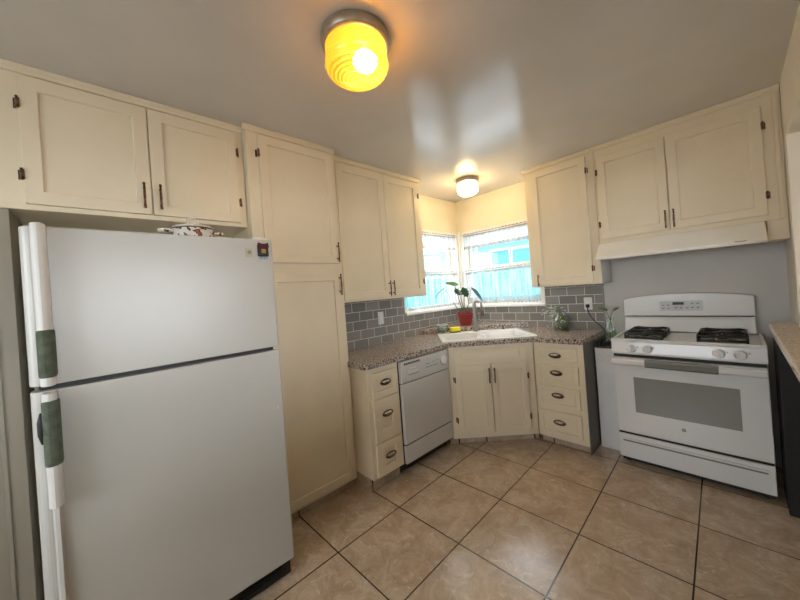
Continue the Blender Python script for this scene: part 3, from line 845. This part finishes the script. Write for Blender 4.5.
curtain('window_valance', 'short sheer lace-edged valance across the left window top', (.026, WL[0]+.008, 0), PI/2, wL-.016, 1.845, 2.030, 13, 16, .035, .035, None)
curtain('cafe_curtain', 'sheer white cafe curtain over the left window lower half', (.026, WL[0]+.008, 0), PI/2, wL-.016, 1.182, 1.585, 14, 17, .02, .04, None)
rod('white rod of the right window valance', (WB[0], -.046, 0), 0, wB, 2.012)
rod('white rod of the right cafe curtain', (WB[0], -.046, 0), 0, wB, 1.568)
rod('white rod of the left window valance', (.046, WL[0], 0), PI/2, wL, 2.012)
rod('white rod of the left cafe curtain', (.046, WL[0], 0), PI/2, wL, 1.568)
bm = B(); box(bm, .0165, .0565, -.016, -.0005, 1.166, 2.06); box(bm, .0005, .016, -.0565, -.0005, 1.166, 2.06); box(bm, .0165, .045, -.045, -.0165, 2.045, 2.075); tube(bm, [(.030,-.030,1.17),(.030,-.030,2.045)], .012, 10)
struct('trim_5', bm, TRIMW, bevel=.002)

# ------------------------------------------------------------------ dishwasher
XD = .630
t = thing('dishwasher', 'white built-in dishwasher with a dial under the granite', 'dishwasher', (XD, -1.707, 0), PI/2)
w = .572
bm = B(); box(bm, .008, w-.008, .03, XD-.02, .12, .868); obj('tub', bm, DARK, t)
bm = B(); prism(bm, [(.0,.700),(-.002,.700),(-.006,.852),(.0,.862),(.028,.862),(.028,.700)], 'x', .004, w-.004); cp = obj('control_panel', bm, APPL, t, .004)
bm = B(); box(bm, .002, w-.002, .100, .25, .001, .1195); obj('toe_kick', bm, BLACK, t)  # kick blackened to paint in the shadow below the dishwasher
bm = B(); box(bm, .004, w-.004, .0, .028, .243, .694); obj('door', bm, APPL, t, .005)
bm = B(); box(bm, .004, w-.004, .004, .028, .098, .232); obj('lower_panel', bm, APPL, t, .004)
bm = B(); box(bm, .01, w-.01, .010, .029, .232, .243); obj('seam', bm, DARK, t)
bm = B(); box(bm, .006, w-.006, .012, .029, .694, .700); obj('seam', bm, DARK, t)
for i in range(8):
    bm = B(); box(bm, .035+i*.022, .051+i*.022, -.0065, -.003, .832, .848); obj('vent_slot', bm, DARK, t)
bm = B(); lathe(bm, [(.036,0),(.034,.010),(.026,.014)], 24, (.497,-.004,.785), axis='y'); box(bm, .493, .501, -.028, -.018, .757, .813); obj('dial', bm, PLAST, t, .001)
bm = B(); lathe(bm, [(.043,0),(.043,.002)], 24, (.497,-.0025,.785), axis='y'); obj('dial_ring', bm, GREYP, t)
bm = B(); box(bm, .075, .175, -.016, -.004, .765, .790); box(bm, .10, .16, -.010, -.004, .795, .805); obj('latch', bm, PLAST, t, .003)
for i, (a, b, z) in enumerate(((.08,.19,.748),(.27,.33,.79),(.35,.365,.795),(.375,.39,.795),(.41,.425,.80),(.27,.42,.765))):
    bm = B(); box(bm, a, b, -.0052, -.004, z, z+.006); obj('legend_mark', bm, GREYP, t)

# ------------------------------------------------------------------ refrigerator
YF0, YF1, XF = -3.469, -2.650, .788
t = thing('refrigerator', 'large white top-freezer refrigerator with green wrapped handles', 'refrigerator', (XF, YF0, 0), PI/2)
w = YF1-YF0
bm = B(); box(bm, .028, w-.012, .068, XF-.03, .02, 1.680); obj('case', bm, FRIDGE, t, .006)
bm = B(); box(bm, .018, w-.018, .058, .068, .10, 1.676); obj('gasket', bm, BLACK, t)
def fdoor(z0, z1):
    bm = B(); pr = []
    R = .030
    pr = [(0,.058)]
    for i in range(7):
        a = PI - (PI/2)*i/6
        pr.append((R+R*math.cos(a), R-R*math.sin(a)))
    for i in range(5):
        a = PI/2 - (PI/2)*i/4
        pr.append((w-.012+.012*math.cos(a), .012-.012*math.sin(a)))
    pr.append((w,.058))
    prism(bm, pr, 'z', z0, z1); return bm
fz = obj('freezer_door', fdoor(1.160, 1.690), FRIDGE, t, .004, 2)
fd = obj('fridge_door', fdoor(.102, 1.142), FRIDGE, t, .004, 2)
for f in (fz, fd):
    for p in f.data.polygons: p.use_smooth = False
bm = B(); box(bm, .02, w-.02, .035, .068, 1.142, 1.160); obj('seam_strip', bm, BLACK, t)
bm = B(); box(bm, .008, w-.008, .048, .14, .004, .098)
for i in range(5): box(bm, .05, w-.05, .042, .048, .028+i*.013, .034+i*.013)
obj('base_grille', bm, BLACK, t)
def handle_bm(z0, z1, y0=-.050, x0=.030, x1=.064):
    bm = B(); prism(bm, [(x0,-.001),(x0,y0+.014),(x0+.006,y0+.003),(x0+.016,y0),(x1-.008,y0+.003),(x1,y0+.016),(x1,-.001)], 'z', z0, z1); return bm
h = obj('handle', handle_bm(1.162, 1.694), PLAST, fz, .004, 2)
bm = handle_bm(1.190, 1.345, -.055, .028, .068)
obj('knit_cover', bm, GREENC, h, .006, 2)
h = obj('handle', handle_bm(.770, 1.140), PLAST, fd, .004, 2)
obj('knit_cover', handle_bm(.905, 1.115, -.055, .028, .068), GREENC, h, .006, 2)
bm = B(); lathe(bm, [(.003,-.05),(.010,-.02),(.010,.02),(.003,.05)], 12, (.026,-.034,1.03)); obj('cover_fold', bm, BLACK, h)
obj('trim_strip', handle_bm(.104, .766, -.016, .034, .058), FRIDGE, fd, .003, 2)
bm = B(); box(bm, w-.085, w-.01, .03, .11, 1.6905, 1.706); obj('hinge_cover', bm, PLAST, t, .005)
bm = B(); box(bm, .690, .722, -.003, -.0005, 1.603, 1.645); bd = obj('badge', bm, BEIGE, fz, .002)
bm = B(); lathe(bm, [(.009,0),(.009,.0008)], 16, (.706,-.003,1.625), axis='y'); obj('badge_mark', bm, GREYP, bd)
bm = B(); lathe(bm, [(.007,0),(.006,.003)], 14, (.785,-.0005,.86), axis='y'); obj('screw_cap', bm, PLAST, fd)
# magnet
t = thing('fridge_magnet', 'small dark ornamental magnet on the freezer door corner', 'magnet', (XF+.0005, -2.700, 1.640), PI/2)
bm = B(); box(bm, -.026, .026, -.010, -.0005, -.034, .022); obj('backing', bm, BLACK, t, .005)
bm = B(); prism(bm, [(-.028,.010),(.028,.010),(.024,.034),(.008,.028),(-.008,.028),(-.024,.034)], 'y', -.014, -.0102); obj('red_top', bm, RED, t, .002)
bm = B(); box(bm, -.011, .011, -.014, -.0102, -.020, .002); obj('gold_patch', bm, GOLD, t, .002)
bm = B()
for x in (-.020,-.008,.004,.016): box(bm, x, x+.006, -.008, -.002, -.046, -.0342)
obj('fringe', bm, BLUEB, t)

# enamel pot on top of the fridge
t = thing('enamel_pot', 'small white lidded pot with brown flowers on top of the refrigerator', 'pot', (.655, -2.960, 1.6805))
bm = B(); lathe(bm, [(.060,0),(.074,.010),(.080,.030),(.082,.056),(.084,.058)], 32); obj('bowl', bm, ENAMEL, t)
bm = B(); lathe(bm, [(.085,.0585),(.086,.064),(.072,.074),(.040,.083),(.012,.086)], 32); ld = obj('lid', bm, PLAST, t)
bm = B(); lathe(bm, [(.0855,.057),(.0885,.060),(.0855,.063)], 32, cap=False); obj('dark_rim', bm, BRONZE, ld)
bm = B(); tube(bm, [(0,-.022*math.cos(a),.085+.030*math.sin(a)) for a in [PI*i/10 for i in range(11)]], .0045, 8); obj('loop_handle', bm, PLAST, ld)
for s in (-1, 1):
    bm = B(); tube(bm, [(-.022,s*.074,.046),(-.02,s*.108,.050),(0,s*.124,.050),(.02,s*.108,.050),(.022,s*.074,.046)], .009, 8); obj('side_handle', bm, ENAMEL, t)

# ------------------------------------------------------------------ stove
SX, SW, SF = 1.717, .770, -.550
t = thing('gas_range', 'white freestanding gas stove with four burners under the hood', 'stove', (SX, SF, 0))
bm = B(); box(bm, .004, SW-.004, .045, .530, .045, .905); obj('body', bm, STOVE, t, .004)
bm = B(); box(bm, .012, SW-.012, .050, .520, .012, .0445); obj('shadow_block', bm, BLACK, t)  # black block standing in for the shadow under the stove
for x in (.04, SW-.04):
    for y in (.08, .49):
        bm = B(); lathe(bm, [(.018,0),(.018,.045)], 12, (x,y,0)); obj('foot', bm, BLACK, t)
# cooktop with raised rim
bm = B()
box(bm, 0, SW, -.012, .47, .905, .918)
box(bm, 0, .022, -.012, .47, .918, .926); box(bm, SW-.022, SW, -.012, .47, .918, .926)
box(bm, .022, SW-.022, -.012, .012, .918, .926)
obj('cooktop', bm, STOVE, t, .005, 3)
# backguard: lower slope, upper panel with an arched top
bm = B()
BW = SW-.022
pts = [(0,1.045)]
for i in range(13):
    u = i/12; pts.append((BW*u, 1.183 + .034*math.sin(PI*u)**.7))
pts.append((BW,1.045))
prism(bm, [(p[0], p[1]) for p in pts], 'y', .455, .530)
bgd = obj('backguard', bm, STOVE, t, .006, 3)
bm = B(); prism(bm, [(.470,.918),(.430,.926),(.458,1.020),(.475,1.038),(.530,1.038),(.530,.918)], 'x', .004, BW-.004); obj('back_riser', bm, STOVE, t, .004)
bm = B(); box(bm, .010, BW-.010, .468, .525, 1.0385, 1.0448); obj('shadow_gap', bm, DARK, t)
bm = B(); box(bm, .240, .490, .4535, .4548, 1.085, 1.160); cpn = obj('touch_panel', bm, LGREY, bgd, .001)
bm = B(); box(bm, .318, .384, .4520, .4533, 1.130, 1.152); obj('display', bm, DISP, cpn)
for x, z in ((.255,1.125),(.285,1.125),(.255,1.100),(.285,1.100),(.330,1.103),(.360,1.103),(.395,1.103),(.425,1.135),(.455,1.135),(.425,1.105),(.455,1.105)):
    bm = B(); box(bm, x, x+.015, .4522, .4533, z, z+.008); obj('key', bm, GREYP, cpn)
# front control panel, slightly sloping
bm = B(); prism(bm, [(-.008,.815),(-.010,.830),(.0,.903),(.045,.903),(.045,.815)], 'x', 0, SW); fp = obj('control_panel', bm, STOVE, t, .003)
for x in (.124, .215, .570, .662):
    bm = B(); lathe(bm, [(.032,0),(.032,.004),(.026,.006),(.023,.024),(.020,.026)], 24, (x,-.006,.862), axis='y')
    box(bm, x-.0055, x+.0055, -.037, -.028, .840, .884)
    k = obj('knob', bm, STOVE, t, .001)
    bm = B(); box(bm, x+.034, x+.040, -.0085, -.006, .868, .876); obj('knob_mark', bm, GREYP, k)
bm = B(); box(bm, .006, SW-.006, .018, .044, .792, .815); obj('vent_gap', bm, BLACK, t)
# oven door
bm = B(); box(bm, .002, SW-.002, 0, .043, .240, .790); od = obj('oven_door', bm, STOVE, t, .006, 3)
bm = B(); box(bm, .121, .648, -.0022, -.0003, .398, .652); obj('oven_window', bm, OVENGL, od, .002)
bm = B(); prism(bm, [(-.048,.742),(-.054,.752),(-.054,.778),(-.046,.788),(-.030,.788),(-.030,.742)], 'x', .006, SW-.006)
box(bm, .006, .04, -.030, -.0005, .745, .785); box(bm, SW-.04, SW-.006, -.030, -.0005, .745, .785)
hd = obj('door_handle', bm, STOVE, od, .004, 3)
bm = B(); prism(bm, [(-.050,.738),(-.058,.750),(-.058,.780),(-.048,.7915),(-.027,.7915),(-.027,.738)], 'x', .200, .565); obj('handle_cover', bm, GREYGRIP, hd, .004)
bm = B(); lathe(bm, [(.0115,0),(.0115,.0015)], 24, (.378,-.0003,.334), axis='y'); em = obj('emblem', bm, GREYP, od)
text_part('emblem_letters', 'GE', .012, LGREY, em, (.378,-.0024,.334), (PI/2,0,0))
# drawer
bm = B(); box(bm, .002, SW-.002, .004, .043, .050, .222); dr = obj('storage_drawer', bm, STOVE, t, .005, 3)
bm = B(); box(bm, .03, SW-.03, -.010, .0035, .184, .196); obj('drawer_grip', bm, STOVE, dr, .002)
bm = B(); box(bm, .032, SW-.032, -.0008, .0036, .170, .1838); obj('grip_gap', bm, GREYP, dr)
bm = B(); box(bm, .006, SW-.006, .014, .044, .222, .240); obj('door_gap', bm, BLACK, t)
# shadow beside the stove is painted as the bar's dark panel, built below
# burners and grates
def grate(x0, x1, y0, y1):
    z = .9185
    bm = B()
    zt = z+.046; r = .0072
    xm, ym = (x0+x1)/2, (y0+y1)/2
    for a, b in (((x0,y0),(x1,y0)),((x1,y0),(x1,y1)),((x1,y1),(x0,y1)),((x0,y1),(x0,y0)),((x0,ym),(x1,ym))):
        tube(bm, [(a[0],a[1],zt-.008),(b[0],b[1],zt-.008)], r, 6)
        tube(bm, [(a[0],a[1],z+.010),(b[0],b[1],z+.010)], r*1.1, 6)
    for cy in ((y0+ym)/2, (ym+y1)/2):
        for k in range(4):
            a = PI/4 + k*PI/2
            ex, ey = math.cos(a), math.sin(a)
            sx = (x1-x0)/2; sy = (y1-y0)/4
            tube(bm, [(xm+ex*.022, cy+ey*.022, zt), (xm+ex*sx*1.05, cy+ey*sy*1.05, zt), (xm+ex*sx*1.38, cy+ey*sy*1.38, zt-.008)], r*.9, 6)
        tube(bm, [(xm, cy-(y1-y0)/4, zt-.006),(xm, cy-.022, zt)], r*.8, 6); tube(bm, [(xm, cy+(y1-y0)/4, zt-.006),(xm, cy+.022, zt)], r*.8, 6)
    for x in (x0, x1):
        for y in (y0, ym, y1): tube(bm, [(x,y,z),(x,y,zt-.006)], r, 6)
    obj('grate', bm, IRON, t)
    for cy in ((y0+ym)/2, (ym+y1)/2):
        bm = B(); lathe(bm, [(.074,-.0),(.074,.002),(.070,.003)], 28, (xm,cy,z)); obj('drip_pan', bm, IRON, t)
        bm = B(); lathe(bm, [(.040,.0032),(.040,.010),(.030,.014)], 24, (xm,cy,z)); b_ = obj('burner', bm, STEEL, t)
        bm = B(); lathe(bm, [(.028,0),(.028,.006),(.022,.009)], 24, (xm,cy,z+.0145)); obj('burner_cap', bm, IRON, b_)
grate(.078, .290, .060, .405)
grate(.475, .695, .060, .405)

# ------------------------------------------------------------------ range hood
t = thing('range_hood', 'white slant-front range hood mounted below the cabinet', 'range hood', (1.6285, 0, 0))
hw = .896
bm = B(); prism(bm, [(-.001,1.535),(-.300,1.535),(-.300,1.524),(-.455,1.518),(-.462,1.535),(-.335,1.654),(-.001,1.654)], 'x', 0, hw); obj('canopy', bm, noisy_paint('warm_white_hood_enamel', (.88,.86,.80), .25, 60, .02), t, .004)
bm = B(); box(bm, .12, .42, -.28, -.06, 1.527, 1.5345); box(bm, .47, .77, -.28, -.06, 1.527, 1.5345); obj('grease_filter', bm, STEEL, t)
bm = B(); box(bm, .762, .812, -.466, -.4615, 1.537, 1.5415); obj('badge', bm, GREYP, t)

# ------------------------------------------------------------------ narrow white appliance between cabinet and stove
t = thing('narrow_cart', 'narrow white cabinet with punched dots between drawers and stove', 'cart', (1.555, -.385, 0))
bm = B(); box(bm, 0, .155, 0, .34, .001, .800); obj('body', bm, STOVE, t, .004)
bm = B(); box(bm, -.003, .158, -.004, .345, .800, .812); obj('top', bm, STOVE, t, .003)
bm = B(); rr = random.Random(5)
for j in range(5):
    for i in range(12):
        if (i+j) % 2 == 0:
            a = .012+i*.0118; z = .700 + j*.014 + .006*math.sin(i*1.1)
            lathe(bm, [(.0026,0),(.0026,.0008)], 8, (a,-.0003,z), axis='y')
obj('punched_dots', bm, GREYP, t)
t = thing('utensil_tray', 'black notched rack lying on the narrow white cart', 'rack', (1.558, -.380, .8125))
bm = B(); box(bm, 0, .148, 0, .09, 0, .020)
obj('base', bm, BLACK, t, .002)
for i in range(6):
    bm = B(); box(bm, .003+i*.025, .016+i*.025, .002, .088, .0202, .056); obj('prong', bm, BLACK, t, .002)
t = thing('bottle_vase', 'clear bottle vase with a pothos cutting beside the stove', 'vase', (1.640, -.215, .8125))
bm = B(); lathe(bm, [(.034,0),(.040,.01),(.042,.10),(.038,.15),(.022,.19),(.020,.225),(.024,.235)], 24, cap=False); obj('vase_glass', bm, JARG, t)
bm = B(); tube(bm, bez((0,0,.02),(.03,0,.12),(-.01,0,.24),8)+bez((-.01,0,.241),(-.02,0,.28),(-.035,0,.30),5), .0028, 6); tube(bm, bez((0,0,.02),(-.02,.01,.15),(.012,0,.26),8)+[Vector((.03,0,.29))], .0028, 6); obj('stem', bm, STEM, t)
bm = B(); leaf(bm, (-.012,0,.290), (-.085,-.01,.315), .020, curl=.2, up=Vector((0,-.8,1))); obj('leaf', bm, LEAFY, t)
bm = B(); leaf(bm, (.020,0,.285), (.075,-.01,.315), .016, curl=.2, up=Vector((0,-.8,1))); obj('leaf', bm, LEAFY, t)
bm = B(); leaf(bm, (.036,-.03,.12), (.020,-.046,.045), .020, curl=.2, up=Vector((0,-1,0))); obj('leaf', bm, LEAF, t)

# ------------------------------------------------------------------ granite bar at the right wall
ZL = 1.030
bt = thing('breakfast_bar', 'beige granite breakfast bar over a panel coloured as shadow right of the stove', 'bar', (2.56, -.32, 0))
OFF = (-2.56, .32, 0)
bm = B(); prism(bm, [(2.520,-.335),(2.520,-.62),(2.606,-.62),(2.606,-4.34),(XR-.001,-4.34),(XR-.001,-.335)], 'z', .001, ZL-.039)  # near-black colour paints the shadow under the bar
obj('side_panel', bm, noisy_paint('shadow_panel_paint', (.018,.018,.019), .7, 60, .1), bt, .003, loc=OFF)
bm = B()
pts = [(2.621,-.30),(2.575,-.29),(2.530,-.305),(2.508,-.345),(2.504,-.42),(2.504,-4.35),(2.79,-4.35),(2.79,-.59),(2.621,-.59)]
prism(bm, pts, 'z', ZL-.038, ZL)
obj('bar_top', bm, GRAN2, bt, .010, 3, loc=OFF)

# ------------------------------------------------------------------ ceiling lights
def ceiling_light(label, x, y, glass, bulb, k, hk, off):
    t = thing('ceiling_light', label, 'ceiling light', (x, y, H-.0005))
    bm = B(); lathe(bm, [(.124*k,0),(.127*k,-.004),(.125*k,-.036*hk),(.118*k,-.046*hk),(.104*k,-.046*hk)], 48); obj('base_ring', bm, FIXB, t)
    z0 = -.0465*hk
    prof = [(.104*k,z0),(.114*k,z0-.006)]
    for i in range(7): prof.append((.114*k, z0-.006-.010*i*hk))
    zb = z0-.066*hk
    prof += [(.111*k,zb-.004),(.117*k,zb-.010),(.118*k,zb-.018),(.114*k,zb-.026)]
    for i in range(1, 27):
        a = (PI/2)*i/27
        prof.append((.114*k*math.cos(a), zb-.026-.060*hk*math.sin(a)))
    prof.append((.004,zb-.0265-.060*hk))
    bm = B(); lathe(bm, prof, 48); obj('glass_shade', bm, glass, t)
    bm = B(); lathe(bm, [(.004,-.050),(.014,-.052),(.017,-.066),(.038,-.078),(.050,-.098),(.050,-.112),(.038,-.130),(.016,-.141),(.002,-.143)], 20, c=off); obj('bulb', bm, bulb, t)
    return t
ceiling_light('large near ceiling light with a glowing amber ribbed glass', 1.335, -2.462, LGLASS, BULB, 1.11, .90, (.028,.022,.0))
ceiling_light('small far ceiling light glowing over the sink corner', .585, -.585, LFROST, BULB2, .88, .80, (0,0,.02))
